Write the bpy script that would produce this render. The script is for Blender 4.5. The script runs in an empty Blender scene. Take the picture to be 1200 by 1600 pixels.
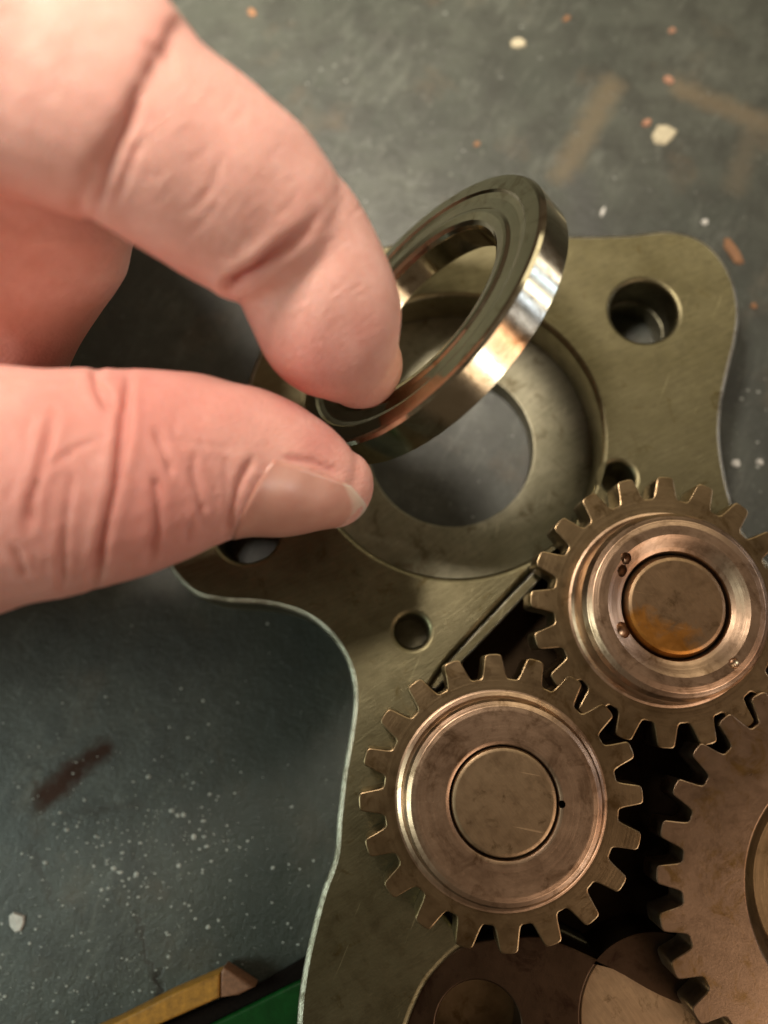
import bpy, bmesh, math, random
import numpy as np
from mathutils import Vector, Matrix
from mathutils.bvhtree import BVHTree

random.seed(7); RNG = np.random.default_rng(7)
scene = bpy.context.scene
C = scene.collection
S = 0.001                                    # everything below is written in millimetres

# ------------------------------------------------------------------ camera
ZT = 14.0                                    # top of the steel plate above the bench
F = 1232.0                                   # focal length in photo pixels (1200 x 1600)
CAMP = np.array([0.0, 0.0, ZT + 135.0])
d = Vector((20 / F, -280 / F, -1)).normalized()
ROT = d.rotation_difference(Vector((0, 0, -1))).to_matrix()
RN = np.array(ROT)
cam = bpy.data.objects.new('camera', bpy.data.cameras.new('camera'))
C.objects.link(cam)
cam.matrix_world = Matrix.Translation(Vector(CAMP) * S) @ ROT.to_4x4()
cam.data.sensor_fit = 'VERTICAL'; cam.data.sensor_height = 36; cam.data.sensor_width = 27
cam.data.lens = 36 * F / 1600
cam.data.clip_start = 0.004; cam.data.clip_end = 20
cam.data.dof.use_dof = True
cam.data.dof.focus_distance = 0.119
cam.data.dof.aperture_fstop = 8.5
scene.camera = cam

def at(px, py, z):                           # photo pixel -> point at height z (mm)
    r = RN @ np.array([(px - 600) / F, -(py - 800) / F, -1.0])
    return CAMP + r * ((z - CAMP[2]) / r[2])

def proj(P):
    q = (np.asarray(P, float) - CAMP) @ RN
    return np.stack([600 + F * q[..., 0] / -q[..., 2], 800 - F * q[..., 1] / -q[..., 2]], -1)

# ------------------------------------------------------------------ light
world = bpy.data.worlds.new('World'); scene.world = world
world.use_nodes = True
world.node_tree.nodes['Background'].inputs[0].default_value = (1.0, 0.70, 0.46, 1)
world.node_tree.nodes['Background'].inputs[1].default_value = 0.085

def area(name, loc, target, size, power, col, size_y=None):
    l = bpy.data.lights.new(name, 'AREA'); l.energy = power; l.color = col
    l.shape = 'RECTANGLE'; l.size = size * S; l.size_y = (size_y or size) * S
    o = bpy.data.objects.new(name, l); C.objects.link(o)
    o.location = Vector(loc) * S
    o.rotation_euler = (Vector(target) - Vector(loc)).to_track_quat('-Z', 'Y').to_euler()
    return o
k = area('ceiling_lamp', (-76, 120, 258), (-70, 170, 0), 50, 0.73, (1.0, 0.88, 0.75))
k.data.spread = math.radians(90)
area('lit_ceiling', (170, 330, 330), (40, 60, 0), 260, 0.36, (1.0, 0.88, 0.62))
area('warm_fill', (270, -215, 250), (30, 0, 0), 230, 0.42, (1.0, 0.72, 0.52))  # unseen fill light, added for gear glints, nail and lower arm
area('window_low', (-430, -70, 230), (-60, 0, 0), 150, 1.55, (0.80, 0.96, 0.86))
# a row of small panes low down along the right of the bench, seen in the rim of the ring
for dx, dy, dz, sx, sy, p, col in ((.93, .36, .12, 40, 90, .05, (1, .90, .84)), (.95, .25, .15, 34, 80, .05, (.55, .72, 1)), (.96, .10, .24, 46, 90, .09, (1, .92, .85)),
                                   (.95, -.03, .29, 34, 80, .035, (.6, .72, 1)), (.92, -.20, .34, 60, 80, .025, (.8, .8, .9)), (.82, -.43, .38, 60, 80, .05, (1, .50, .30)), (.63, -.70, .33, 60, 80, .11, (.92, .98, 1))):
    q = Vector((18, 50, 54)) + Vector((dx, dy, dz)).normalized() * 400
    area('window_pane', q, (18, 50, 54), sx * 0.7, p * 0.7, col, sy)

scene.view_settings.view_transform = 'Standard'
scene.view_settings.look = 'None'
scene.view_settings.exposure = 0.0
scene.view_settings.gamma = 1.0
scene.cycles.use_denoising = True
scene.cycles.max_bounces = 8

# ------------------------------------------------------------------ material helpers
class NT:
    def __init__(s, name):
        s.m = bpy.data.materials.new(name); s.m.use_nodes = True
        s.t = s.m.node_tree; s.b = s.t.nodes['Principled BSDF']; s.tc = None
    def n(s, typ, **kw):
        nd = s.t.nodes.new(typ)
        for k, v in kw.items(): setattr(nd, k, v)
        return nd
    def link(s, a, b): s.t.links.new(a, b)
    def setin(s, sock, v):
        if hasattr(v, 'links') or hasattr(v, 'is_linked'): s.link(v, sock)
        else: sock.default_value = v
    def co(s, scale=(1, 1, 1), rot=(0, 0, 0)):
        if s.tc is None: s.tc = s.n('ShaderNodeTexCoord')
        mp = s.n('ShaderNodeMapping')
        mp.inputs['Rotation'].default_value = rot
        mp2 = s.n('ShaderNodeMapping')
        s.link(s.tc.outputs['Object'], mp.inputs['Vector'])
        s.link(mp.outputs[0], mp2.inputs['Vector'])
        mp2.inputs['Scale'].default_value = [1000 * k for k in scale]
        return mp2.outputs[0]
    def noise(s, scale, vec=None, detail=5, rough=0.6, dist=0.0):
        nd = s.n('ShaderNodeTexNoise')
        nd.inputs['Scale'].default_value = scale; nd.inputs['Detail'].default_value = detail
        nd.inputs['Roughness'].default_value = rough; nd.inputs['Distortion'].default_value = dist
        s.link(vec if vec is not None else s.co(), nd.inputs['Vector'])
        return nd.outputs['Fac']
    def ramp(s, fac, stops):
        nd = s.n('ShaderNodeValToRGB'); e = nd.color_ramp.elements
        while len(e) > 1: e.remove(e[-1])
        for i, (p, c) in enumerate(stops):
            el = e[0] if i == 0 else e.new(p)
            el.position = p
            el.color = (c, c, c, 1) if isinstance(c, (int, float)) else (*c, 1)
        s.link(fac, nd.inputs[0]); return nd.outputs[0]
    def math(s, op, a, b=0.0, c=0.0):
        nd = s.n('ShaderNodeMath', operation=op)
        s.setin(nd.inputs[0], a); s.setin(nd.inputs[1], b); s.setin(nd.inputs[2], c)
        return nd.outputs[0]
    def mix(s, fac, a, b, mode='MIX'):
        nd = s.n('ShaderNodeMix', data_type='RGBA', blend_type=mode)
        s.setin(nd.inputs[0], fac)
        for sock, v in ((nd.inputs[6], a), (nd.inputs[7], b)):
            if isinstance(v, tuple): sock.default_value = (*v, 1)
            else: s.link(v, sock)
        return nd.outputs[2]
    def bump(s, h, strength, dist, normal=None):
        nd = s.n('ShaderNodeBump'); nd.inputs['Strength'].default_value = strength
        nd.inputs['Distance'].default_value = dist * S
        s.link(h, nd.inputs['Height'])
        if normal is not None: s.link(normal, nd.inputs['Normal'])
        return nd.outputs[0]
    def out(s, **kw):
        for k, v in kw.items():
            sock = s.b.inputs[k.replace('_', ' ')]
            if isinstance(v, tuple) and len(v) == 3: v = (*v, 1)
            s.setin(sock, v)
        return s.m

def metal(name, dark, light, rough=0.36, brushed=None, rings=None, spots=0.0, spotcol=(0.05, 0.035, 0.02), bumpk=1.0, metallic=1.0):
    t = NT(name)
    big = t.noise(0.09, detail=6, rough=0.62)
    mid = t.noise(0.45, detail=6, rough=0.7)
    col = t.mix(t.ramp(big, [(0.3, 0.0), (0.7, 1.0)]), dark, light)
    col = t.mix(t.ramp(mid, [(0.52, 0.0), (0.75, 0.4)]), col, tuple(c * 0.6 for c in dark))
    h = t.noise(3.0, detail=4, rough=0.7)
    rg = t.math('MULTIPLY_ADD', mid, 0.30, rough - 0.15)
    if spots > 0:
        sp = t.noise(0.22, t.co((1, 1, 1), (0.3, 0.2, 1.1)), detail=7, rough=0.72, dist=0.6)
        msk = t.ramp(sp, [(0.60 - spots * 0.1, 0.0), (0.66, 1.0)])
        col = t.mix(t.math('MULTIPLY', msk, 0.75), col, spotcol)
    if brushed is not None:
        br = t.noise(1.0, t.co((0.07, 5.0, 1), (0, 0, brushed)), detail=3, rough=0.6)
        br2 = t.noise(1.0, t.co((0.25, 2.0, 1), (0, 0, brushed + 0.25)), detail=4, rough=0.7)
        h = t.math('ADD', t.math('MULTIPLY', br, 0.8), t.math('ADD', t.math('MULTIPLY', br2, 0.5), t.math('MULTIPLY', h, 0.35)))
        rg = t.math('ADD', rg, t.math('MULTIPLY', br2, 0.10))
        col = t.mix(t.ramp(br2, [(0.40, 0.0), (0.70, 0.45)]), col, tuple(c * 0.62 for c in dark))
        sc = t.ramp(t.noise(1.0, t.co((0.11, 2.6, 1), (0, 0, brushed - 0.5)), detail=2, rough=0.5), [(0.70, 0.0), (0.75, 1.0)])
        col = t.mix(t.math('MULTIPLY', sc, 0.45), col, tuple(min(1, c * 2.0) for c in light))
    if rings is not None:
        sep = t.n('ShaderNodeSeparateXYZ'); t.link(t.co(), sep.inputs[0])
        rr = t.math('SQRT', t.math('ADD', t.math('POWER', sep.outputs[0], 2.0), t.math('POWER', sep.outputs[1], 2.0)))
        cmb = t.n('ShaderNodeCombineXYZ'); t.link(rr, cmb.inputs[0])
        ang = t.math('ARCTAN2', sep.outputs[1], sep.outputs[0])
        t.link(t.math('MULTIPLY', ang, 0.12), cmb.inputs[1])
        rn = t.noise(rings, cmb.outputs[0], detail=4, rough=0.65)
        h = t.math('ADD', rn, t.math('MULTIPLY', h, 0.25))
        rg = t.math('ADD', rg, t.math('MULTIPLY', rn, 0.12))
    return t.out(Base_Color=col, Metallic=metallic, Roughness=rg, Normal=t.bump(h, 0.30 * bumpk, 0.06))

M = {}
M['plate'] = metal('plate_steel', (0.145, 0.127, 0.070), (0.235, 0.21, 0.125), 0.37, brushed=math.radians(-38), spots=0.15, spotcol=(0.11, 0.08, 0.03), bumpk=2.2)
M['edge'] = metal('rubbed_edge_steel', (0.30, 0.28, 0.21), (0.52, 0.50, 0.41), 0.36, spots=1.3, spotcol=(0.10, 0.085, 0.05), bumpk=8.0)
M['floor'] = metal('recess_steel', (0.19, 0.18, 0.12), (0.36, 0.34, 0.25), 0.46, brushed=math.radians(-50), spots=0.5, spotcol=(0.09, 0.065, 0.03), bumpk=1.4)
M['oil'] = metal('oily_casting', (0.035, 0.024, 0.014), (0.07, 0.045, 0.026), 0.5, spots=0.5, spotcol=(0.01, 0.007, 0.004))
M['arm'] = metal('brown_casting', (0.048, 0.030, 0.018), (0.095, 0.058, 0.036), 0.44, spots=0.6, spotcol=(0.03, 0.015, 0.01))
M['gear'] = metal('gear_steel', (0.17, 0.12, 0.062), (0.36, 0.26, 0.15), 0.30, rings=1.8, spots=0.7, spotcol=(0.10, 0.055, 0.015), bumpk=1.5)
M['hub'] = metal('hub_steel', (0.38, 0.255, 0.17), (0.62, 0.435, 0.30), 0.31, rings=1.7, spots=1.0, spotcol=(0.15, 0.085, 0.04), bumpk=1.8)
M['shaft'] = metal('shaft_steel', (0.36, 0.25, 0.15), (0.50, 0.36, 0.22), 0.38, brushed=math.radians(40), spots=0.5, spotcol=(0.10, 0.06, 0.02))
def oily_shaft():
    m = metal('oily_shaft_steel', (0.30, 0.20, 0.115), (0.44, 0.29, 0.17), 0.36, brushed=math.radians(40), spots=0.7, spotcol=(0.10, 0.06, 0.02))
    t = NT.__new__(NT); t.m = m; t.t = m.node_tree; t.b = t.t.nodes['Principled BSDF']; t.tc = None
    old = t.b.inputs['Base Color'].links[0].from_socket
    sep = t.n('ShaderNodeSeparateXYZ'); t.link(t.co((1, 1, 1), (0, 0, 0.45)), sep.inputs[0])
    f = t.math('MULTIPLY_ADD', sep.outputs[1], -0.09, t.math('MULTIPLY_ADD', t.noise(0.3, detail=5, dist=0.5), 0.9, -0.30))
    t.link(t.mix(t.ramp(f, [(0.38, 0.0), (0.60, 0.85)]), old, (0.52, 0.22, 0.035)), t.b.inputs['Base Color'])
    return m
M['oily_shaft'] = oily_shaft()
M['biggear'] = metal('large_gear_steel', (0.24, 0.165, 0.105), (0.42, 0.29, 0.195), 0.33, spots=0.9, spotcol=(0.22, 0.13, 0.03))
M['ring'] = metal('ring_steel', (0.52, 0.47, 0.33), (0.64, 0.59, 0.44), 0.09, rings=2.2, spots=0.8, spotcol=(0.30, 0.23, 0.13), bumpk=0.35)

def plain(name, col, rough=0.5, metallic=0.0, var=0.35, scale=1.5, **kw):
    t = NT(name)
    nz = t.noise(scale, detail=6, rough=0.7)
    c = t.mix(t.ramp(nz, [(0.3, 0.0), (0.72, 1.0)]), tuple(k * (1 - var) for k in col), tuple(min(1, k * (1 + var)) for k in col))
    return t.out(Base_Color=c, Roughness=rough, Metallic=metallic, Normal=t.bump(nz, 0.35, 0.15), **kw)
M['dust'] = plain('pale_dust', (0.34, 0.36, 0.33), 0.7)
M['yellow'] = plain('yellow_paint', (0.34, 0.165, 0.02), 0.55, scale=0.8)
M['brownwood'] = plain('worn_brown_end', (0.20, 0.095, 0.05), 0.6)
M['shadow'] = plain('shadow_black', (0.006, 0.004, 0.003), 0.95, Specular_IOR_Level=0.1)  # near-black colour that stands for the shadow gap
M['green'] = plain('green_plastic', (0.004, 0.055, 0.010), 0.28, scale=0.25)
M['flake_cream'] = plain('cream_flake', (0.42, 0.38, 0.26), 0.5)
M['flake_copper'] = plain('copper_flake', (0.30, 0.16, 0.10), 0.5)
M['flake_rust'] = plain('rust_flake', (0.20, 0.10, 0.045), 0.6)
M['flake_white'] = plain('white_flake', (0.5, 0.5, 0.46), 0.6)

# bench: dark steel sheet with grime, scuffs, gouges and two painted shade patches
def bench_material():
    t = NT('bench_top'); base = t.co()
    big = t.noise(0.018, detail=5, rough=0.6); mid = t.noise(0.11, detail=8, rough=0.72); fine = t.noise(1.3, detail=6, rough=0.75)
    col = t.mix(t.ramp(big, [(0.35, 0.0), (0.65, 1.0)]), (0.030, 0.036, 0.028), (0.062, 0.068, 0.054))
    col = t.mix(t.ramp(mid, [(0.42, 0.0), (0.64, 0.9)]), col, (0.022, 0.024, 0.018))
    scuff = t.noise(1.0, t.co((0.10, 0.45, 1), (0, 0, math.radians(-62))), detail=8, rough=0.75, dist=0.7)
    scuff = t.math('MULTIPLY_ADD', t.math('SUBTRACT', t.noise(0.06, t.co((1, 1, 1), (0, 0, 0.7)), detail=4), 0.5), 0.45, scuff)
    col = t.mix(t.ramp(scuff, [(0.54, 0.0), (0.80, 0.5)]), col, (0.15, 0.16, 0.135))
    brown = t.noise(0.05, t.co((1, 1, 1), (0, 0, 2)), detail=6, rough=0.65)
    col = t.mix(t.ramp(brown, [(0.56, 0.0), (0.74, 0.5)]), col, (0.10, 0.072, 0.042))
    pale = t.ramp(t.noise(0.8, t.co((1, 1, 1), (0, 0, 1)), detail=5, rough=0.7), [(0.62, 0.0), (0.70, 0.6)])
    col = t.mix(pale, col, (0.24, 0.26, 0.22))
    sep = t.n('ShaderNodeSeparateXYZ'); t.link(base, sep.inputs[0])
    wob = t.noise(0.35, detail=5, rough=0.7)
    wobx = t.math('MULTIPLY_ADD', t.math('SUBTRACT', wob, 0.5), 5.5, sep.outputs[0])
    wob2 = t.noise(0.4, t.co((1, 1, 1), (0, 0, 1.9)), detail=5, rough=0.7)
    woby = t.math('MULTIPLY_ADD', t.math('SUBTRACT', wob2, 0.5), 5.5, sep.outputs[1])
    dent = None
    #        px a        px b       width mm  colour            strength
    segs = [((455, 1010), (400, 1480), 13.0, (0.012, 0.020, 0.013), 0.75), ((330, 1010), (60, 1010), 8.0, (0.014, 0.018, 0.013), 0.6),  # bench colour darkened: window light's fade by the plate, then the hand's shadow
            ((70, 1245), (112, 1210), 2.6, (0.055, 0.028, 0.020), 0.95), ((112, 1210), (160, 1172), 2.2, (0.045, 0.023, 0.016), 0.95),
            ((-10, 1150), (85, 1212), 0.6, (0.020, 0.018, 0.014), 0.4), ((100, 1272), (222, 1258), 0.9, (0.032, 0.026, 0.020), 0.4),
            ((50, 1325), (84, 1420), 0.7, (0.028, 0.022, 0.016), 0.4), ((212, 1425), (247, 1555), 0.5, (0.030, 0.020, 0.014), 0.5),
            ((247, 1525), (250, 1560), 0.9, (0.020, 0.014, 0.010), 0.8),
            ((880, 270), (955, 135), 3.4, (0.13, 0.10, 0.055), 0.55), ((1065, 140), (1230, 205), 3.1, (0.15, 0.11, 0.06), 0.5),
            ((1175, 205), (1150, 290), 3.05, (0.13, 0.10, 0.06), 0.3), ((905, 290), (925, 360), 4.0, (0.035, 0.037, 0.035), 0.6)]
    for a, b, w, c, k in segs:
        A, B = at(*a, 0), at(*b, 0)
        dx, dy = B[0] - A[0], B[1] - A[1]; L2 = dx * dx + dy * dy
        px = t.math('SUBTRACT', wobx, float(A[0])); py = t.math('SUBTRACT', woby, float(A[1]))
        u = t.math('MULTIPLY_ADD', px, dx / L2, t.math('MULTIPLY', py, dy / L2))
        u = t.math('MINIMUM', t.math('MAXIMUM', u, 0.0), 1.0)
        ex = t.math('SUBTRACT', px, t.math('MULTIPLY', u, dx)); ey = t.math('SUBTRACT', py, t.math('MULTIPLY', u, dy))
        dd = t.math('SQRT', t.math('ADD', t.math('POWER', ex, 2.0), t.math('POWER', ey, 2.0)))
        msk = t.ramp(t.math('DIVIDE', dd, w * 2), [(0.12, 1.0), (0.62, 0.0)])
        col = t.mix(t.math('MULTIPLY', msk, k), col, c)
        if w < 3: msk = t.math('MULTIPLY', msk, k * k)
        if w < 3: dent = msk if dent is None else t.math('MAXIMUM', dent, msk)
    h = t.math('ADD', t.math('MULTIPLY', mid, 1.0), t.math('MULTIPLY', fine, 0.35))
    h = t.math('SUBTRACT', h, t.math('MULTIPLY', dent, 0.35))
    rg = t.math('ADD', t.math('MULTIPLY_ADD', mid, 0.35, 0.22), t.math('MULTIPLY', dent, 0.4))
    return t.out(Base_Color=col, Roughness=rg, Normal=t.bump(h, 0.9, 0.4), Specular_IOR_Level=t.math('MULTIPLY_ADD', dent, -0.5, 0.6))
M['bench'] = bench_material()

# ------------------------------------------------------------------ object helpers
def mesh_obj(name, me, mat, parent=None, loc=None):
    o = bpy.data.objects.new(name, me); C.objects.link(o)
    if mat is not None and not me.materials:
        for mm in (mat if isinstance(mat, (list, tuple)) else [mat]): me.materials.append(mm)
    if parent is not None: o.parent = parent
    if loc is not None: o.location = Vector(loc) * S
    return o

def tag(o, label=None, cat=None, group=None, kind=None):
    for k, v in (('label', label), ('category', cat), ('group', group), ('kind', kind)):
        if v: o[k] = v
    return o

def empty(name, loc, label, cat, rot=(0, 0, 0), group=None):
    o = bpy.data.objects.new(name, None); C.objects.link(o)
    o.empty_display_size = 0.005
    o.location = Vector(loc) * S; o.rotation_euler = rot
    return tag(o, label, cat, group)

def smooth(me, ang=35):
    me.shade_smooth()
    bm = bmesh.new(); bm.from_mesh(me)
    for e in bm.edges:
        if len(e.link_faces) == 2 and e.calc_face_angle(0) > math.radians(ang): e.smooth = False
    bm.to_mesh(me); bm.free()

def sheet(loops, z0, z1, bevel=0.4, res=2):
    """Solid slab between z0 and z1 from closed outlines (the first outer, others holes), every rim chamfered."""
    cu = bpy.data.curves.new('outline', 'CURVE'); cu.dimensions = '2D'; cu.fill_mode = 'BOTH'
    for L in loops:
        sp = cu.splines.new('POLY'); sp.points.add(len(L) - 1)
        for p, q in zip(sp.points, L): p.co = (q[0] * S, q[1] * S, 0, 1)
        sp.use_cyclic_u = True
    cu.extrude = ((z1 - z0) / 2 - bevel) * S
    cu.bevel_depth = bevel * S; cu.bevel_resolution = res; cu.offset = -bevel * S
    o = bpy.data.objects.new('outline', cu); C.objects.link(o)
    o.location.z = (z0 + z1) / 2 * S
    dg = bpy.context.evaluated_depsgraph_get()
    me = bpy.data.meshes.new_from_object(o.evaluated_get(dg))
    me.transform(Matrix.Translation((0, 0, (z0 + z1) / 2 * S)))
    bpy.data.objects.remove(o); bpy.data.curves.remove(cu)
    me.materials.clear()
    return me

def join(meshes, mats, edge=None, rim=None):
    bm = bmesh.new()
    for k, me in enumerate(meshes):
        n0 = len(bm.faces); bm.from_mesh(me); bm.faces.ensure_lookup_table()
        for f in bm.faces[n0:]: f.material_index = k
    out = bpy.data.meshes.new('solid'); bm.to_mesh(out); bm.free()
    for m in mats: out.materials.append(m)
    if edge is not None:
        from mathutils.kdtree import KDTree
        kd = KDTree(len(rim or [])); [kd.insert((q[0], q[1], 0), i) for i, q in enumerate(rim or [])]; kd.balance()
    if edge is not None:                                  # bare, rubbed metal on the chamfers
        out.materials.append(edge); k = len(mats)
        for p in out.polygons:
            if p.material_index == 0 and 0.15 < p.normal.z < 0.985 and (not rim or kd.find((p.center.x / S, p.center.y / S, 0))[2] < 2.2): p.material_index = k
    smooth(out, 40)
    return out

def circle(c, r, n=64):
    return [(c[0] + r * math.cos(2 * math.pi * k / n), c[1] + r * math.sin(2 * math.pi * k / n)) for k in range(n)]

def spline(pts, closed=True, n=8):
    P = [np.array(p, float) for p in pts]; N = len(P); out = []
    for i in range(N if closed else N - 1):
        p0, p1, p2, p3 = (P[(i - 1) % N], P[i], P[(i + 1) % N], P[(i + 2) % N]) if closed else (P[max(i - 1, 0)], P[i], P[i + 1], P[min(i + 2, N - 1)])
        for k in range(n):
            u = k / n
            out.append(0.5 * (2 * p1 + (p2 - p0) * u + (2 * p0 - 5 * p1 + 4 * p2 - p3) * u * u + (3 * p1 - p0 - 3 * p2 + p3) * u ** 3))
    if not closed: out.append(P[-1])
    return [tuple(q) for q in out]

def lathe(profile, n=96, closed=False):
    """Turned solid about local z from an (r, z) profile in mm."""
    bm = bmesh.new(); rows = []
    pr = [profile[0]]
    for (r0, z0), (r1, z1) in zip(profile[:-1], profile[1:]):       # hold the edges crisp
        ln = math.hypot(r1 - r0, z1 - z0)
        if ln > 0.5:
            f = 0.12 / ln
            pr += [(r0 + (r1 - r0) * f, z0 + (z1 - z0) * f), (r1 + (r0 - r1) * f, z1 + (z0 - z1) * f)]
        pr.append((r1, z1))
    profile = pr
    for r, z in profile:
        if r < 1e-6: rows.append([bm.verts.new((0, 0, z * S))] * n)
        else: rows.append([bm.verts.new((r * S * math.cos(2 * math.pi * k / n), r * S * math.sin(2 * math.pi * k / n), z * S)) for k in range(n)])
    pairs = list(zip(rows[:-1], rows[1:]))
    if closed: pairs.append((rows[-1], rows[0]))
    for A, B in pairs:
        for k in range(n):
            vs = []
            for v in (A[k], A[(k + 1) % n], B[(k + 1) % n], B[k]):
                if v not in vs: vs.append(v)
            if len(vs) > 2: bm.faces.new(vs)
    bmesh.ops.recalc_face_normals(bm, faces=bm.faces)
    me = bpy.data.meshes.new('turned'); bm.to_mesh(me); bm.free()
    smooth(me, 28); return me

def carve(me, cutters):
    """Cut small notches (x, y, z, r in mm) out of a turned mesh."""
    o = bpy.data.objects.new('tmp', me); C.objects.link(o); tmp = []
    for x, y, z, r in cutters:
        bm = bmesh.new(); bmesh.ops.create_icosphere(bm, subdivisions=2, radius=r * S)
        cm = bpy.data.meshes.new('cut'); bm.to_mesh(cm); bm.free()
        c = bpy.data.objects.new('cut', cm); C.objects.link(c); c.location = Vector((x, y, z)) * S; tmp.append(c)
        md = o.modifiers.new('b', 'BOOLEAN'); md.operation = 'DIFFERENCE'; md.solver = 'EXACT'; md.object = c
    bpy.context.view_layer.update()
    out = bpy.data.meshes.new_from_object(o.evaluated_get(bpy.context.evaluated_depsgraph_get()))
    for c in tmp: bpy.data.objects.remove(c)
    bpy.data.objects.remove(o)
    smooth(out, 28); return out

def xy(p, z): q = at(*p, z); return (q[0], q[1])

# ------------------------------------------------------------------ bench
bm = bmesh.new()
g = bmesh.ops.create_grid(bm, x_segments=2, y_segments=2, size=0.5)
me = bpy.data.meshes.new('bench'); bm.to_mesh(me); bm.free()
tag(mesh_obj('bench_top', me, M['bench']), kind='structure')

# ------------------------------------------------------------------ the steel plate
RC = (10.4, 45.6)                                       # centre of the round recess
zb = ZT - 9.0                                           # its floor
outline_px = [(900, 366), (985, 364), (1040, 358), (1088, 368), (1122, 393), (1146, 432), (1157, 482), (1153, 530), (1141, 580), (1131, 630),
              (1128, 680), (1133, 725), (1143, 770), (1165, 830), (1240, 900), (1420, 930), (1640, 1040), (1760, 1300), (1740, 1560), (1500, 1800), (1150, 1850), (760, 1830),
              (520, 1760), (462, 1660), (463, 1600), (468, 1545), (480, 1480), (500, 1400), (521, 1338), (526, 1280), (534, 1210), (546, 1140), (551, 1085),
              (541, 1035), (513, 992), (472, 962), (415, 946), (345, 941), (300, 928), (262, 885), (252, 830), (268, 775), (310, 735), (350, 700), (375, 640), (390, 585),
              (412, 535), (450, 480), (510, 425), (580, 388), (680, 368), (790, 364)]
outline = spline([xy(p, ZT) for p in outline_px], n=7)
bolt = [((45.96, 68.8), 6.15), ((-26.1, 27.6), 5.8), ((12.4, -50.3), 6.6)]
pins = [((2.57, 9.97), 2.8), ((39.15, 36.75), 2.85)]
pocket_px = [(866, 862), (830, 893), (760, 966), (694, 1040), (668, 1080), (655, 1150), (662, 1300), (690, 1420), (738, 1471), (705, 1493), (666, 1536), (641, 1591), (629, 1640), (648, 1720), (790, 1780), (1200, 1760),
             (1360, 1660), (1560, 1500), (1600, 1250), (1480, 1080), (1280, 1010), (1180, 960), (1110, 870), (1000, 830), (920, 836)]
pk = [xy(p, ZT) for p in pocket_px]
pocket = []
for i, p in enumerate(pk):                               # straight sides with small rounded corners
    a, b, c = np.array(pk[i - 1]), np.array(p), np.array(pk[(i + 1) % len(pk)])
    ra = min(2.0, np.linalg.norm(a - b) * .4); rc = min(2.0, np.linalg.norm(c - b) * .4)
    A = b + (a - b) / np.linalg.norm(a - b) * ra; B = b + (c - b) / np.linalg.norm(c - b) * rc
    for u in (0, .25, .5, .75, 1): pocket.append(tuple((1 - u) ** 2 * A + 2 * u * (1 - u) * b + u * u * B))
arm_px = [(628, 1640), (640, 1590), (665, 1535), (705, 1492), (742, 1474), (800, 1466), (858, 1468), (960, 1513), (1062, 1566), (1300, 1648), (1200, 1760), (800, 1780), (650, 1720)]
arm = spline([xy(p, ZT) for p in arm_px], n=5)
deep_px = [(745, 1000), (684, 1075), (676, 1200), (684, 1320), (720, 1430), (860, 1462), (1060, 1560), (1300, 1635), (1550, 1490), (1585, 1250), (1460, 1090), (1270, 1020), (1120, 960), (1010, 850), (930, 850), (850, 895)]
deep = spline([xy(p, ZT) for p in deep_px], n=4)
inset = lambda L, k: [tuple(np.array(p) + k * (lambda t: np.array([-t[1], t[0]]) / (np.linalg.norm(t) + 1e-9))(np.array(L[(i + 1) % len(L)]) - np.array(L[i - 1]))) for i, p in enumerate(L)]
area2 = sum(outline[i - 1][0] * outline[i][1] - outline[i][0] * outline[i - 1][1] for i in range(len(outline)))
outline_in = inset(outline, 0.12 if area2 > 0 else -0.12)
pocket_arm = pocket
def grow(L, k):
    a2 = sum(L[i - 1][0] * L[i][1] - L[i][0] * L[i - 1][1] for i in range(len(L)))
    return inset(L, -k if a2 > 0 else k)

top = sheet([outline, circle(RC, 26.5, 128), pocket] + [circle(c, r) for c, r in bolt[:2] + pins], zb - 0.1, ZT, 0.95, 3)
base = sheet([outline_in, circle(RC, 15.7, 96), deep] + [circle(c, r + 0.05) for c, r in bolt[:2]], 0.0, zb, 0.3, 1)
armm = sheet([arm, circle(bolt[2][0], bolt[2][1]), circle((40.2, -49.2), 12.2, 64)], 0.6, ZT - 0.6, 0.3, 2)
pad = sheet([circle((40.2, -49.2), 12.1, 64)], 0.8, ZT - 1.1, 0.25, 1)
plate = empty('cover_plate', (0, 0, 0), 'oily steel cover plate with a round stepped recess, bolt holes and curved lugs', 'metal plate')
mesh_obj('plate_body', join([top, base], [M['plate'], M['floor']], M['edge'], outline), None, plate)
mesh_obj('lower_arm', join([armm], [M['arm']]), None, plate)
mesh_obj('round_pad', join([pad], [M['shaft']]), None, plate)
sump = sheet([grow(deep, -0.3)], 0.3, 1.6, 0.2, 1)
a_, b_ = np.array(xy((860, 868), ZT)), np.array(xy((690, 1047), ZT)); dn = (b_ - a_) / np.linalg.norm(b_ - a_); nn = np.array([-dn[1], dn[0]])
nn = nn if nn[1] < 0 else -nn
mesh_obj('ledge', join([sheet([[tuple(q) for q in (a_ - nn * .3, a_ + nn * 1.7, b_ + nn * 1.7 + dn * 3, b_ - nn * .3 + dn * 4)]], zb - 0.3, ZT - 1.3, 0.4, 2)], [M['plate']], M['edge']), None, plate)
mesh_obj('bore_floor', join([sheet([circle(bolt[2][0], 6.9, 48)], zb - 1, zb + 0.4, 0.2, 1)], [M['gear']]), None, plate)
mesh_obj('pocket_floor', join([sump], [M['oil']]), None, plate)

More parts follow.
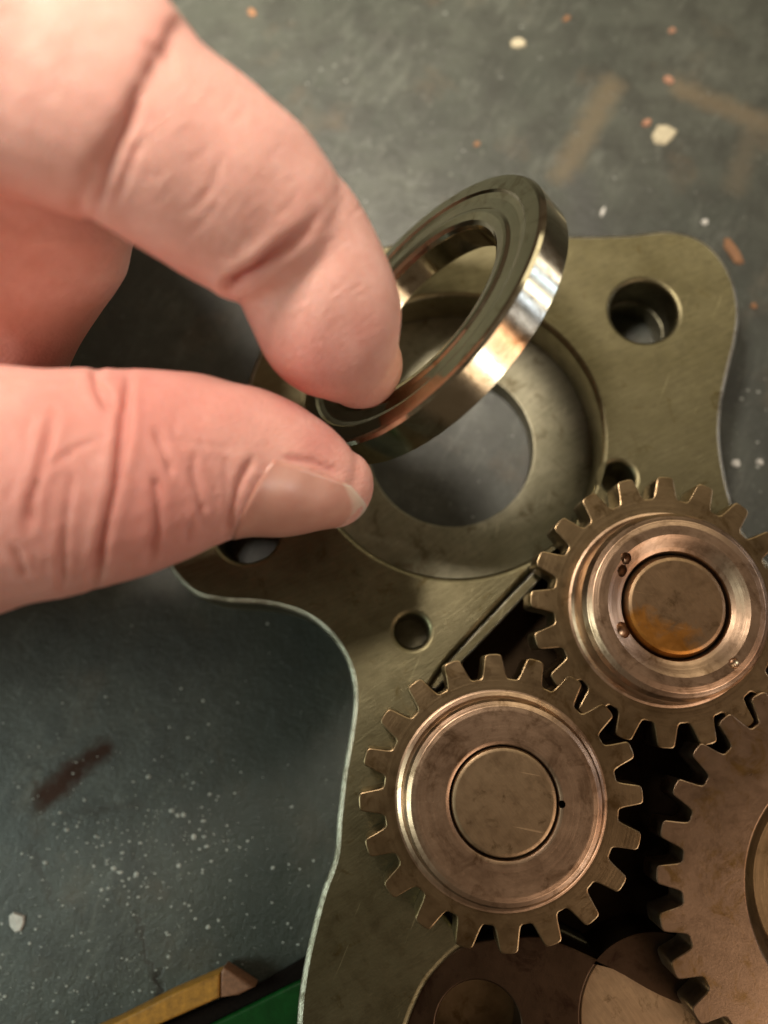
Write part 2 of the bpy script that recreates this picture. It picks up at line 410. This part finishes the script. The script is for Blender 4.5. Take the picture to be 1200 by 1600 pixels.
# ------------------------------------------------------------------ gears
MOD = 1.99
def gear_outline(z, m, phase):
    ra, rf, rp = m * (z + 2) / 2, m * (z - 1.8) / 2, m * z / 2
    prof = [(rf + 0.00 * m, 0.500), (rf, 0.40), (rf + 0.10 * m, 0.350), (rf + 0.32 * m, 0.318), (rp - 0.42 * m, 0.300), (rp, 0.265), (rp + 0.45 * m, 0.232), (ra - 0.20 * m, 0.205), (ra - 0.05 * m, 0.160), (ra, 0.08)]
    P = []
    for k in range(z):
        c = phase + 2 * math.pi * k / z
        seq = [(r, -a) for r, a in prof] + [(r, a) for r, a in prof[::-1]]
        for r, a in seq[1:]:
            t = c + a * 2 * math.pi / z
            P.append((r * math.cos(t), r * math.sin(t)))
    return P

GZ = ZT + 0.35; GT = 6.5                                  # underside and thickness of the gears
def gear(center, z, tip_px, label, tilt, extra):
    tip = at(*tip_px, GZ + GT)
    ph = math.atan2(tip[1] - center[1], tip[0] - center[0])
    r = empty('spur_gear', (*center, GZ), label, 'gear', (math.radians(tilt[0]), math.radians(tilt[1]), 0), 'toothed gears of the pump')
    extra(r, ph)
    return r

def round_hub(r, ph):
    body = sheet([gear_outline(20, MOD, ph)], 0, GT, 0.22, 1)
    mesh_obj('toothed_disc', join([body], [M['gear']]), None, r)
    b = GT - 0.05
    groove = lathe([(16.6, b), (16.0, b + .1), (15.4, b + .45), (15.1, b + 1.2), (15.0, b + 2.9), (14.6, b + 3.6), (13.9, b + 3.97), (13.2, b + 4.05), (8.75, b + 4.0), (8.3, b + 3.8), (8.12, b + 3.4), (8.08, b + 1.5)])
    mesh_obj('hub', carve(groove, [(8.45, -0.3, b + 4.0, 0.6)]), M['hub'], r)
    mesh_obj('shaft', lathe([(0, b + 3.95), (7.3, b + 3.95), (7.7, b + 3.8), (7.9, b + 3.45), (7.95, b - 2)]), M['shaft'], r)

def notched_hub(r, ph):
    body = sheet([gear_outline(20, MOD, ph)], 0, GT, 0.22, 1)
    mesh_obj('toothed_disc', join([body], [M['gear']]), None, r)
    b = GT - 0.05
    prof = [(15.9, b), (15.3, b + .15), (14.9, b + .6), (14.75, b + 1.6), (14.65, b + 4.4), (14.1, b + 5.4), (13.3, b + 5.95), (12.4, b + 6.1), (11.0, b + 6.05), (10.4, b + 5.7), (9.2, b + 4.9), (8.6, b + 4.6), (8.4, b + 4.2), (8.35, b + 1.0)]
    hub = carve(lathe(prof), [(-8.7, 5.6, b + 4.6, 1.4), (-7.9, 7.4, b + 5.2, 1.2), (-8.9, -3.9, b + 4.6, 1.5), (7.6, -8.8, b + 6.3, 0.9)])
    mesh_obj('hub', hub, M['hub'], r)
    mesh_obj('shaft', lathe([(0, b + 5.1), (7.0, b + 5.1), (7.5, b + 4.95), (8.0, b + 4.0), (8.1, b - 2)]), M['oily_shaft'], r)

def dished(r, ph):
    body = sheet([gear_outline(31, MOD, ph), circle((0, 0), 19.6, 96)], 0, GT, 0.22, 1)
    mesh_obj('toothed_disc', join([body], [M['biggear']]), None, r)
    b = GT
    mesh_obj('hub', lathe([(19.7, b - .2), (19.4, b - .35), (18.4, b - 1.4), (17.2, b - 2.8), (16.5, b - 4.4), (12, b - 4.6), (11.2, b - 4.2), (10.8, b - 1), (10.2, b - .4), (7, b - .4), (6.6, b - 1), (6.5, 0.1)]), M['gear'], r)

G1 = np.array([15.9, -15.95]); G2 = np.array([43.3, 13.3]); G3 = np.array([71.6, -29.6])
gear(G1, 20, (770, 1027), 'gear with flat round hub, just below the small drilled hole', (0.6, 0.6), round_hub)
gear(G2, 20, (1037, 737), 'gear with notched sloped hub partly over the plate edge, below the right bolt hole', (1.2, 1.0), notched_hub)
gear(G3, 31, (1033, 1367), 'larger dished gear cut off by the right border of the photo', (0, 0), dished)

# ------------------------------------------------------------------ the ring held in the fingers
RN_C = np.array([2.18, 58.60, 36.09]); RN_N = np.array([-0.698, 0.365, 0.616]); RN_N /= np.linalg.norm(RN_N)
RO, RI, RT = 25.4, 15.95, 6.1
prof = [(RO, -RT + .4), (RO, -.7), (RO - .35, -.2), (RO - .8, -0.02), (RO - 3.1, 0.0), (RO - 3.5, -.35), (RO - 4.4, -.55), (RO - 6.2, -.55), (RO - 6.7, -.3), (RO - 7.3, -.25),
        (RI + .9, -.55), (RI + .3, -1.0), (RI, -1.7), (RI, -RT + .5), (RI + .5, -RT), (RO - .5, -RT)]
ring = mesh_obj('steel_ring', lathe(prof, 160, True), M['ring'])
ring.matrix_world = Matrix.Translation(Vector(RN_C) * S) @ Vector(RN_N).to_track_quat('Z', 'Y').to_matrix().to_4x4()
tag(ring, 'polished steel ring with stepped face held tilted between thumb and index finger', 'ring')

# ------------------------------------------------------------------ hand
def stations(rows):
    out = []
    for px, py, z, hw in rows:
        c = at(px, py, z); depth = np.linalg.norm(c - CAMP) * 0.985
        out.append((c, hw * depth / F))
    return out

def tube_mesh(st, n=28, sub=6, cap=True):
    """Closed rounded tube through (centre, radius) stations."""
    pts = np.array([np.r_[c, r] for c, r in st])
    pts = np.array(spline([tuple(p) for p in pts], closed=False, n=sub))
    c, r = pts[:, :3], pts[:, 3]
    tg = np.gradient(c, axis=0); tg /= np.linalg.norm(tg, axis=1)[:, None]
    rows = []
    up = np.array([0, 0, 1.0])
    def ringat(cc, rr, t):
        a = up - t * (up @ t); a /= np.linalg.norm(a); b = np.cross(t, a)
        return [cc + rr * (math.cos(q) * a + math.sin(q) * b) for q in np.linspace(0, 2 * math.pi, n, endpoint=False)]
    for q in (80, 60, 40, 20):
        rows.append(ringat(c[0] - tg[0] * r[0] * math.sin(math.radians(q)), r[0] * math.cos(math.radians(q)), tg[0]))
    for cc, rr, t in zip(c, r, tg): rows.append(ringat(cc, rr, t))
    for q in (20, 40, 60, 80):
        rows.append(ringat(c[-1] + tg[-1] * r[-1] * math.sin(math.radians(q)), r[-1] * math.cos(math.radians(q)), tg[-1]))
    V = [v for row in rows for v in row]; Fc = []
    for i in range(len(rows) - 1):
        for k in range(n):
            Fc.append((i * n + k, i * n + (k + 1) % n, (i + 1) * n + (k + 1) % n, (i + 1) * n + k))
    Fc.append(tuple(range(n))[::-1]); Fc.append(tuple((len(rows) - 1) * n + k for k in range(n)))
    return V, Fc

INDEX = [(-560, -120, 62, 330), (-300, -60, 74, 270), (-60, 40, 80, 215), (110, 130, 79, 170), (200, 190, 76, 152), (235, 215, 75, 141), (310, 265, 71, 143), (390, 325, 66, 137),
         (440, 365, 62.5, 122), (468, 390, 60.5, 113), (495, 455, 57, 118), (522, 520, 52, 110), (548, 556, 48, 84), (560, 568, 46.5, 70)]
THUMB = [(-700, 700, 52, 330), (-380, 770, 56, 235), (-150, 775, 58, 190), (0, 763, 57, 177), (100, 752, 56, 168), (200, 741, 54, 156), (300, 722, 51, 137), (380, 722, 48, 119), (450, 737, 45.5, 103),
         (500, 752, 44, 82), (522, 760, 43, 64)]
MIDDLE = [(-300, 40, 66, 250), (-80, 180, 62, 180), (45, 310, 57, 140), (0, 430, 50, 135), (-55, 540, 46, 125), (-90, 640, 44, 110), (-150, 700, 44, 90)]
RINGF = [(-480, 100, 58, 260), (-260, 260, 54, 170), (-190, 380, 49, 140), (-210, 500, 44, 125), (-270, 620, 42, 105), (-320, 690, 42, 85)]
LITTLE = [(-680, 160, 52, 240), (-470, 330, 47, 140), (-410, 450, 42, 115), (-430, 560, 39, 100), (-480, 650, 38, 80)]
PALM = [(-1500, 420, 60, 470), (-1000, 360, 62, 440), (-640, 260, 62, 440)]
PALM2 = [(-1000, 560, 56, 400), (-700, 560, 56, 360), (-520, 480, 56, 300)]
V, Fc = [], []
BUMPS = [[(216, 78, 68, 62), (236, 70, 66, 50)],
         [(-20, 640, 57, 70), (60, 625, 56, 52)]]
for st in (INDEX, THUMB, MIDDLE, RINGF, LITTLE, PALM, PALM2, BUMPS[0]):
    v, f = tube_mesh(stations(st)); o = len(V)
    V += v; Fc += [tuple(k + o for k in q) for q in f]
me = bpy.data.meshes.new('hand_base'); me.from_pydata([tuple(np.array(v) * S) for v in V], [], Fc)
tmp = bpy.data.objects.new('tmp', me); C.objects.link(tmp)
md = tmp.modifiers.new('r', 'REMESH'); md.mode = 'VOXEL'; md.voxel_size = 0.42 * S; md.use_smooth_shade = True
md = tmp.modifiers.new('s', 'SMOOTH'); md.factor = 0.5; md.iterations = 14
bpy.context.view_layer.update()
hm = bpy.data.meshes.new_from_object(tmp.evaluated_get(bpy.context.evaluated_depsgraph_get()))
bpy.data.objects.remove(tmp)
n = len(hm.vertices)
co = np.empty(n * 3); hm.vertices.foreach_get('co', co); co = co.reshape(-1, 3) / S
no = np.empty(n * 3); hm.vertices.foreach_get('normal', no); no = no.reshape(-1, 3)
P2 = proj(co)
view = CAMP - co; dep = np.linalg.norm(view, axis=1); facing = (view * no).sum(1) / dep
fmask = np.clip((facing + 0.25) / 0.3, 0, 1)

def seg_dist(P, poly):
    best = np.full(len(P), 1e9); tt = np.zeros(len(P)); m = len(poly) - 1
    for i in range(m):
        a, b = np.array(poly[i], float), np.array(poly[i + 1], float); ab = b - a
        u = np.clip(((P - a) @ ab) / (ab @ ab), 0, 1); dd = np.linalg.norm(P - a - u[:, None] * ab, axis=1)
        k = dd < best; best[k] = dd[k]; tt[k] = (i + u[k]) / m
    return best, tt
tone = np.zeros(n); disp = np.zeros(n)
# creases: photo polyline, width px, depth mm, redness, taper at the ends
CR = [([(362, 445), (395, 425), (440, 390), (475, 360), (495, 335)], 9, 1.5, 1.0), ([(150, 338), (162, 290), (185, 225), (205, 175), (212, 140)], 8, 0.5, 0.3), ([(172, 335), (200, 262), (220, 220)], 6, 0.22, 0.25),
      ([(300, 330), (335, 290), (345, 250)], 5, 0.13, 0.1), ([(250, 420), (330, 330), (350, 300)], 4, 0.07, 0.05),
      ([(45, 830), (48, 780), (65, 730), (85, 640)], 7, 0.42, 0.55), ([(95, 920), (100, 830), (112, 740)], 6, 0.28, 0.35),
      ([(145, 915), (160, 840), (180, 760), (190, 690), (200, 590)], 8, 0.62, 0.9), ([(230, 880), (246, 830), (246, 770), (242, 745)], 7, 0.45, 0.6),
      ([(243, 670), (258, 705), (270, 742)], 6, 0.36, 0.5), ([(300, 715), (310, 770), (318, 825)], 6, 0.25, 0.35), ([(70, 735), (120, 700), (165, 680)], 5, 0.20, 0.3),
      ([(290, 850), (296, 820), (320, 790)], 5, 0.2, 0.3), ([(350, 715), (360, 735), (352, 800)], 9, 0.25, 0.2), ([(262, 685), (300, 692), (370, 700)], 5, 0.14, 0.2),
      ([(150, 575), (152, 600), (175, 640)], 8, 0.5, 0.3), ([(20, 850), (40, 900)], 5, 0.2, 0.3), ([(205, 590), (196, 640)], 5, 0.2, 0.2),
      ([(440, 715), (490, 722), (532, 738)], 5, 0.5, 0.8), ([(225, 70), (250, 85), (275, 110)], 8, 0.2, 0.15)]
CR.append(([(396, 716), (378, 750), (362, 800), (352, 838)], 6, 0.75, 0.6))
for _ in range(46):                                         # fine skin lines across the thumb
    x, y = RNG.uniform(5, 350), RNG.uniform(600, 880); l = RNG.uniform(15, 60); sl = RNG.normal() * 0.28 - 0.1
    CR.append(([(x, y), (x + sl * l / 2 + RNG.normal() * 3, y + l / 2), (x + sl * l + RNG.normal() * 4, y + l)], RNG.uniform(2.2, 4), RNG.uniform(0.05, 0.16), 0.15))
for _ in range(46):                                         # and across the index finger
    u = RNG.uniform(0, 1); x, y = 150 + 400 * u + RNG.normal() * 50, 170 + 300 * u + RNG.normal() * 60; l = RNG.uniform(15, 50)
    CR.append(([(x, y), (x + 0.45 * l + RNG.normal() * 2, y - 0.45 * l), (x + 0.8 * l, y - 1.0 * l)], RNG.uniform(2.2, 4), RNG.uniform(0.03, 0.10), 0.08))
for poly, w, dp, rd in CR:
    if dp >= 0.2 and max(q[0] for q in poly) < 330 and max(q[1] for q in poly) > 600: dp, rd, w = dp * 1.7, min(1.0, rd * 1.5), w * 0.9   # the deep thumb folds
    ddp, tt = seg_dist(P2, poly)
    end = np.clip(np.minimum(tt, 1 - tt) * 5 + 0.25, 0, 1)
    if dp == 1.5: end = np.clip((1 - tt) * 1.3 + 0.08, 0, 1)
    gsn = np.exp(-(ddp / (w * (0.85 + 0.3 * np.sin(tt * 9 + w)))) ** 2) * end * fmask
    shoulder = np.exp(-((ddp - 2.4 * w) / (1.3 * w)) ** 2) * end * fmask
    disp += -dp * gsn + 0.22 * dp * shoulder
    tone = np.maximum(tone, 0.9 * rd * np.exp(-(ddp / (1.5 * w)) ** 2) * end * fmask)
# redder skin: knuckles, finger pad, thumb
def blot(px, py, r, k):
    global tone
    tone = np.maximum(tone, k * np.exp(-(((P2[:, 0] - px) ** 2 + (P2[:, 1] - py) ** 2) / r ** 2)))
blot(490, 575, 75, 0.75); blot(560, 520, 40, 0.45); blot(470, 600, 60, 0.8); blot(500, 690, 45, 0.7); blot(235, 780, 160, 0.72); blot(60, 760, 200, 0.62); blot(330, 640, 110, 0.45); blot(230, 50, 45, 0.3); blot(120, 640, 90, 0.35); blot(380, 650, 70, 0.3); blot(220, 640, 150, 0.75); blot(90, 640, 90, 0.6)
for fr, am in ((0.16, 0.22), (0.42, 0.09)):                # slight unevenness of the flesh
    k3 = RNG.normal(size=(6, 3)) * fr; ph3 = RNG.uniform(0, 6.28, 6)
    disp += am * np.sin(co @ k3.T + ph3).sum(1) / 2.4
co2 = co + no * disp[:, None]
hm.vertices.foreach_set('co', (co2 * S).ravel())
at_ = hm.attributes.new('tone', 'FLOAT', 'POINT'); at_.data.foreach_set('value', tone.astype(np.float32))
hm.shade_smooth(); hm.update()

def skin_material():
    t = NT('skin')
    a = t.n('ShaderNodeAttribute', attribute_name='tone')
    m1 = t.noise(0.10, detail=5, rough=0.6); m2 = t.noise(0.55, detail=6, rough=0.65); m3 = t.noise(2.6, detail=4, rough=0.6)
    col = t.mix(t.ramp(m1, [(0.3, 0.0), (0.7, 1.0)]), (0.72, 0.385, 0.32), (0.80, 0.48, 0.41))
    col = t.mix(t.ramp(m2, [(0.45, 0.0), (0.75, 0.6)]), col, (0.68, 0.335, 0.265))
    col = t.mix(t.math('MULTIPLY', a.outputs['Fac'], 0.85), col, (0.60, 0.205, 0.175))
    v = t.n('ShaderNodeTexVoronoi', feature='DISTANCE_TO_EDGE'); v.inputs['Scale'].default_value = 1.5
    t.link(t.co((1, 1, 1)), v.inputs['Vector'])
    lines = t.noise(1.0, t.co((0.35, 2.6, 1.0), (0, 0, math.radians(-38))), detail=3, rough=0.6, dist=0.4)
    h = t.math('ADD', t.math('MULTIPLY', t.math('MINIMUM', v.outputs['Distance'], 0.12), 2.2), t.math('ADD', t.math('MULTIPLY', lines, 0.9), t.math('MULTIPLY', m3, 0.4)))
    rg = t.math('MULTIPLY_ADD', m2, 0.2, 0.42)
    t.b.inputs['Subsurface Radius'].default_value = (1.0, 0.36, 0.2)
    return t.out(Base_Color=col, Roughness=rg, Normal=t.bump(h, 0.85, 0.2), Subsurface_Weight=0.35, Subsurface_Scale=0.0022, Specular_IOR_Level=0.35)
M['skin'] = skin_material()
hand = mesh_obj('hand', hm, M['skin'])
tag(hand, 'bare hand reaching in from the left, thumb and bent index finger pinching a ring', 'hand')

# thumbnail: a curved plate lying on the skin
bvh = BVHTree.FromPolygons([tuple(p) for p in co2], [tuple(p.vertices) for p in hm.polygons])
th = np.array(spline([tuple(np.r_[c, r]) for c, r in stations(THUMB)], closed=False, n=12))
ax = th[:, :3]
i0 = int(np.argmin(np.linalg.norm(proj(ax) - np.array([372, 722]), axis=1))); i1 = len(ax) - 1
axis = ax[i1] - ax[i0]; axis /= np.linalg.norm(axis)
mid = (ax[i0] + ax[i1]) / 2
e1 = CAMP - mid; e1 -= axis * (e1 @ axis); e1 /= np.linalg.norm(e1)
e2 = np.cross(axis, e1); 
if (proj(mid + e2) - proj(mid))[1] < 0: e2 = -e2
L = np.linalg.norm(ax[i1] - ax[i0])
NU, NV = 30, 24; nv = []; tn = []
for iu in range(NU + 1):
    u = iu / NU
    for iv in range(NV + 1):
        w = iv / NV * 2 - 1
        ang = math.radians(44 + 50 * w)
        # rounded cuticle end and rounded free edge
        su = 0.04 + u * 1.31 + (0.16 * (w * w) * (1 - u)) - 0.30 * abs(w) ** 2.6 * u
        p = ax[i0] + axis * L * su
        ii = min(int(su * (i1 - i0)) + i0, i1)
        ctr = ax[ii] if su < 1 else ax[i1] + axis * 0.0
        dr = e1 * math.cos(ang) + e2 * math.sin(ang)
        o3 = Vector(p + (ctr - ax[i0] - axis * ((ctr - ax[i0]) @ axis)) * 1.0) 
        hit = bvh.ray_cast(o3 + Vector(dr) * 30, -Vector(dr))
        if hit[0] is None: q = np.array(o3) + dr * 3.0
        else: q = np.array(hit[0])
        nv.append(q + dr * 0.28); tn.append(u)
nv = np.array(nv).reshape(NU + 1, NV + 1, 3)
for _ in range(10):                                        # relax to a clean curved plate
    k = nv.copy(); k[1:-1] = (nv[:-2] + nv[2:] + 2 * nv[1:-1]) / 4; nv = k
    k = nv.copy(); k[:, 1:-1] = (nv[:, :-2] + nv[:, 2:] + 2 * nv[:, 1:-1]) / 4; nv = k
fl = nv.reshape(-1, 3)
bm = bmesh.new()
vs = [bm.verts.new(tuple(p * S)) for p in fl]
for iu in range(NU):
    for iv in range(NV):
        a = iu * (NV + 1) + iv
        bm.faces.new((vs[a], vs[a + 1], vs[a + NV + 2], vs[a + NV + 1]))
bmesh.ops.recalc_face_normals(bm, faces=bm.faces)
bm.faces.ensure_lookup_table()
if bm.faces[len(bm.faces) // 2].normal.dot(Vector(e1 + e2)) < 0: bmesh.ops.reverse_faces(bm, faces=bm.faces)
nm = bpy.data.meshes.new('nail'); bm.to_mesh(nm); bm.free()
a_ = nm.attributes.new('along', 'FLOAT', 'POINT'); a_.data.foreach_set('value', np.array(tn, np.float32))
nm.shade_smooth()
t = NT('nail'); at2 = t.n('ShaderNodeAttribute', attribute_name='along')
nc = t.mix(t.ramp(t.noise(0.25, detail=4), [(0.3, 0.0), (0.7, 1.0)]), (0.62, 0.31, 0.245), (0.68, 0.38, 0.30))
nc = t.mix(t.ramp(at2.outputs['Fac'], [(0.0, 0.5), (0.12, 0.0)]), nc, (0.52, 0.22, 0.17))
nc = t.mix(t.ramp(at2.outputs['Fac'], [(0.84, 0.0), (0.88, 0.55), (0.96, 0.8)]), nc, (0.80, 0.66, 0.54))
M['nail'] = t.out(Base_Color=nc, Roughness=0.27, Subsurface_Weight=0.25, Subsurface_Scale=0.0015, Normal=t.bump(t.noise(1.0, t.co((0.1, 2.2, 1), (0, 0, 0.15)), detail=2), 0.12, 0.05))
t.b.inputs['Subsurface Radius'].default_value = (1.0, 0.4, 0.25)
nail = mesh_obj('thumbnail', nm, M['nail'], hand)
so = nail.modifiers.new('thick', 'SOLIDIFY'); so.thickness = 0.45 * S; so.offset = -1

# ------------------------------------------------------------------ chips and dust on the bench
def chip(px, py, w, h, ang, mat, label, name='paint_flake', thick=0.5, cat='flake', pts=7):
    """An irregular chip lying on the bench, w by h photo pixels."""
    c = at(px, py, 0); k = (CAMP[2]) / F * 1.02
    bm = bmesh.new(); ring_ = []
    for i in range(pts):
        a = 2 * math.pi * i / pts + random.uniform(-.25, .25); r = random.uniform(.75, 1.1)
        x, y = w / 2 * k * r * math.cos(a), h / 2 * k * r * math.sin(a)
        ca, sa = math.cos(math.radians(ang)), math.sin(math.radians(ang))
        ring_.append((x * ca - y * sa, x * sa + y * ca))
    lo = [bm.verts.new((x * S, y * S, 0.02 * S)) for x, y in ring_]
    hi = [bm.verts.new((x * .86 * S, y * .86 * S, (thick * random.uniform(.7, 1.2)) * S)) for x, y in ring_]
    top_ = bm.verts.new((0, 0, thick * 1.1 * S))
    for i in range(pts):
        j = (i + 1) % pts
        bm.faces.new((lo[i], lo[j], hi[j], hi[i])); bm.faces.new((hi[i], hi[j], top_))
    m_ = bpy.data.meshes.new(name); bm.to_mesh(m_); bm.free()
    return tag(mesh_obj(name, m_, mat, None, (c[0], c[1], 0)), label, cat)

chip(810, 68, 34, 26, 20, M['flake_cream'], 'small cream flake near the top of the bench, well clear of other chips')
chip(1036, 210, 52, 46, 25, M['flake_cream'], 'largest square cream flake with copper edges on the upper right bench')
chip(1010, 193, 24, 14, 30, M['flake_copper'], 'copper coloured chip touching the left corner of the large cream flake')
chip(1044, 126, 18, 22, 70, M['flake_copper'], 'pinkish copper chip just above the large cream flake')
chip(1145, 393, 20, 62, 25, M['flake_rust'], 'long orange rust sliver beside the upper right plate lug', 'rust_sliver')
chip(1178, 478, 13, 12, 0, M['flake_rust'], 'tiny orange speck right of the plate lug and bolt hole', 'rust_speck', .3)
chip(942, 331, 8, 26, -22, M['flake_white'], 'thin white sliver above the plate near the raised ring', 'white_sliver', .3)
chip(1101, 347, 12, 15, -30, M['flake_white'], 'small white chip just above the top right plate lug', 'white_chip', .3)
chip(1150, 725, 17, 15, 0, M['flake_white'], 'round white chip beside the right plate edge, above the gear', 'white_chip', .35)
chip(1187, 722, 13, 12, 0, M['flake_white'], 'white chip at the right border of the photo level with the round white chip', 'white_chip', .3)
chip(745, 225, 13, 12, 0, M['flake_rust'], 'tiny reddish speck above the raised ring', 'rust_speck', .25)
chip(885, 30, 20, 12, 30, M['flake_rust'], 'rusty chip at the top border of the photo, right of the cream flake', 'rust_speck', .3)
chip(1050, 48, 18, 12, 30, M['flake_copper'], 'faint copper chip near the top right corner', 'copper_chip', .3)
chip(393, 20, 16, 22, 30, M['flake_rust'], 'rusty chip at the top border beside the hand', 'rust_speck', .3)
chip(26, 1440, 28, 26, 0, M['flake_white'], 'large pale crumb at the left border below the brown gouge', 'pale_crumb', .4)

def dust(name, pts, label=None):
    bm = bmesh.new()
    for x, y, r in pts:
        k = 5; a0 = random.uniform(0, 6.28); el = random.uniform(.55, 1)
        vs = [bm.verts.new(((x + r * random.uniform(.7, 1.2) * math.cos(a0 + 2 * math.pi * i / k)) * S, (y + r * el * random.uniform(.7, 1.2) * math.sin(a0 + 2 * math.pi * i / k)) * S, 0.03 * S)) for i in range(k)]
        tp = bm.verts.new((x * S, y * S, (0.04 + r * .3) * S))
        for i in range(k): bm.faces.new((vs[i], vs[(i + 1) % k], tp))
    m_ = bpy.data.meshes.new(name); bm.to_mesh(m_); bm.free()
    return tag(mesh_obj(name, m_, M['dust']), label, kind='stuff')
pts = []
def scatter(nm_, cx, cy, sx, sy, rmin, rmax):
    for _ in range(nm_):
        p = at(cx + RNG.normal() * sx, cy + RNG.normal() * sy, 0)
        pts.append((p[0], p[1], rmin + (rmax - rmin) * RNG.random() ** 4))
scatter(150, 240, 1310, 75, 60, 0.10, 0.62)
scatter(900, 170, 1400, 180, 150, 0.06, 0.36)
scatter(90, 420, 1150, 120, 170, 0.07, 0.40)
scatter(110, 120, 1540, 120, 60, 0.07, 0.42)
scatter(220, 800, 180, 330, 130, 0.06, 0.35)
scatter(40, 1175, 620, 30, 140, 0.10, 0.5)
scatter(24, 730, 690, 80, 70, 0.06, 0.45)
dust('bench_dust', pts)

# ------------------------------------------------------------------ yellow strip and green plastic at the lower edge
def prism(px_pts, z0, z1, bev=0.4):
    return sheet([[xy(p, z1) for p in px_pts]], z0, z1, bev, 2)
strip = empty('yellow_strip', (0, 0, 0), 'yellow painted wooden strip with a worn brown end on the bench', 'wooden strip')
mesh_obj('painted_length', join([prism([(60, 1650), (180, 1598), (262, 1556), (343, 1521), (342, 1560), (245, 1603), (120, 1660)], 0.3, 4.5)], [M['yellow']]), None, strip)
mesh_obj('worn_end', join([prism([(343.5, 1521), (350, 1512), (372, 1526), (398, 1543), (372, 1556), (343, 1560)], 0.3, 4.2, 0.5)], [M['brownwood']]), None, strip)
tag(mesh_obj('shadow_strip', join([prism([(200, 1640), (250, 1604), (345, 1563), (400, 1541), (475, 1497), (510, 1490), (500, 1525), (462, 1534), (330, 1600), (260, 1650)], 0.2, 1.4, 0.3)], [M['shadow']]), None), 'dark strip standing in for the shadow between the yellow strip and the green piece', 'rubber strip')  # added dark sheet: the shadow gap beside the yellow strip, as colour
gp = prism([(330, 1602), (462, 1536), (520, 1512), (760, 1700), (300, 1800), (200, 1680)], 0.2, 2.2, 0.5)
tag(mesh_obj('green_sheet', join([gp], [M['green']]), None), 'glossy green plastic piece tucked under the lower left plate edge', 'plastic sheet')
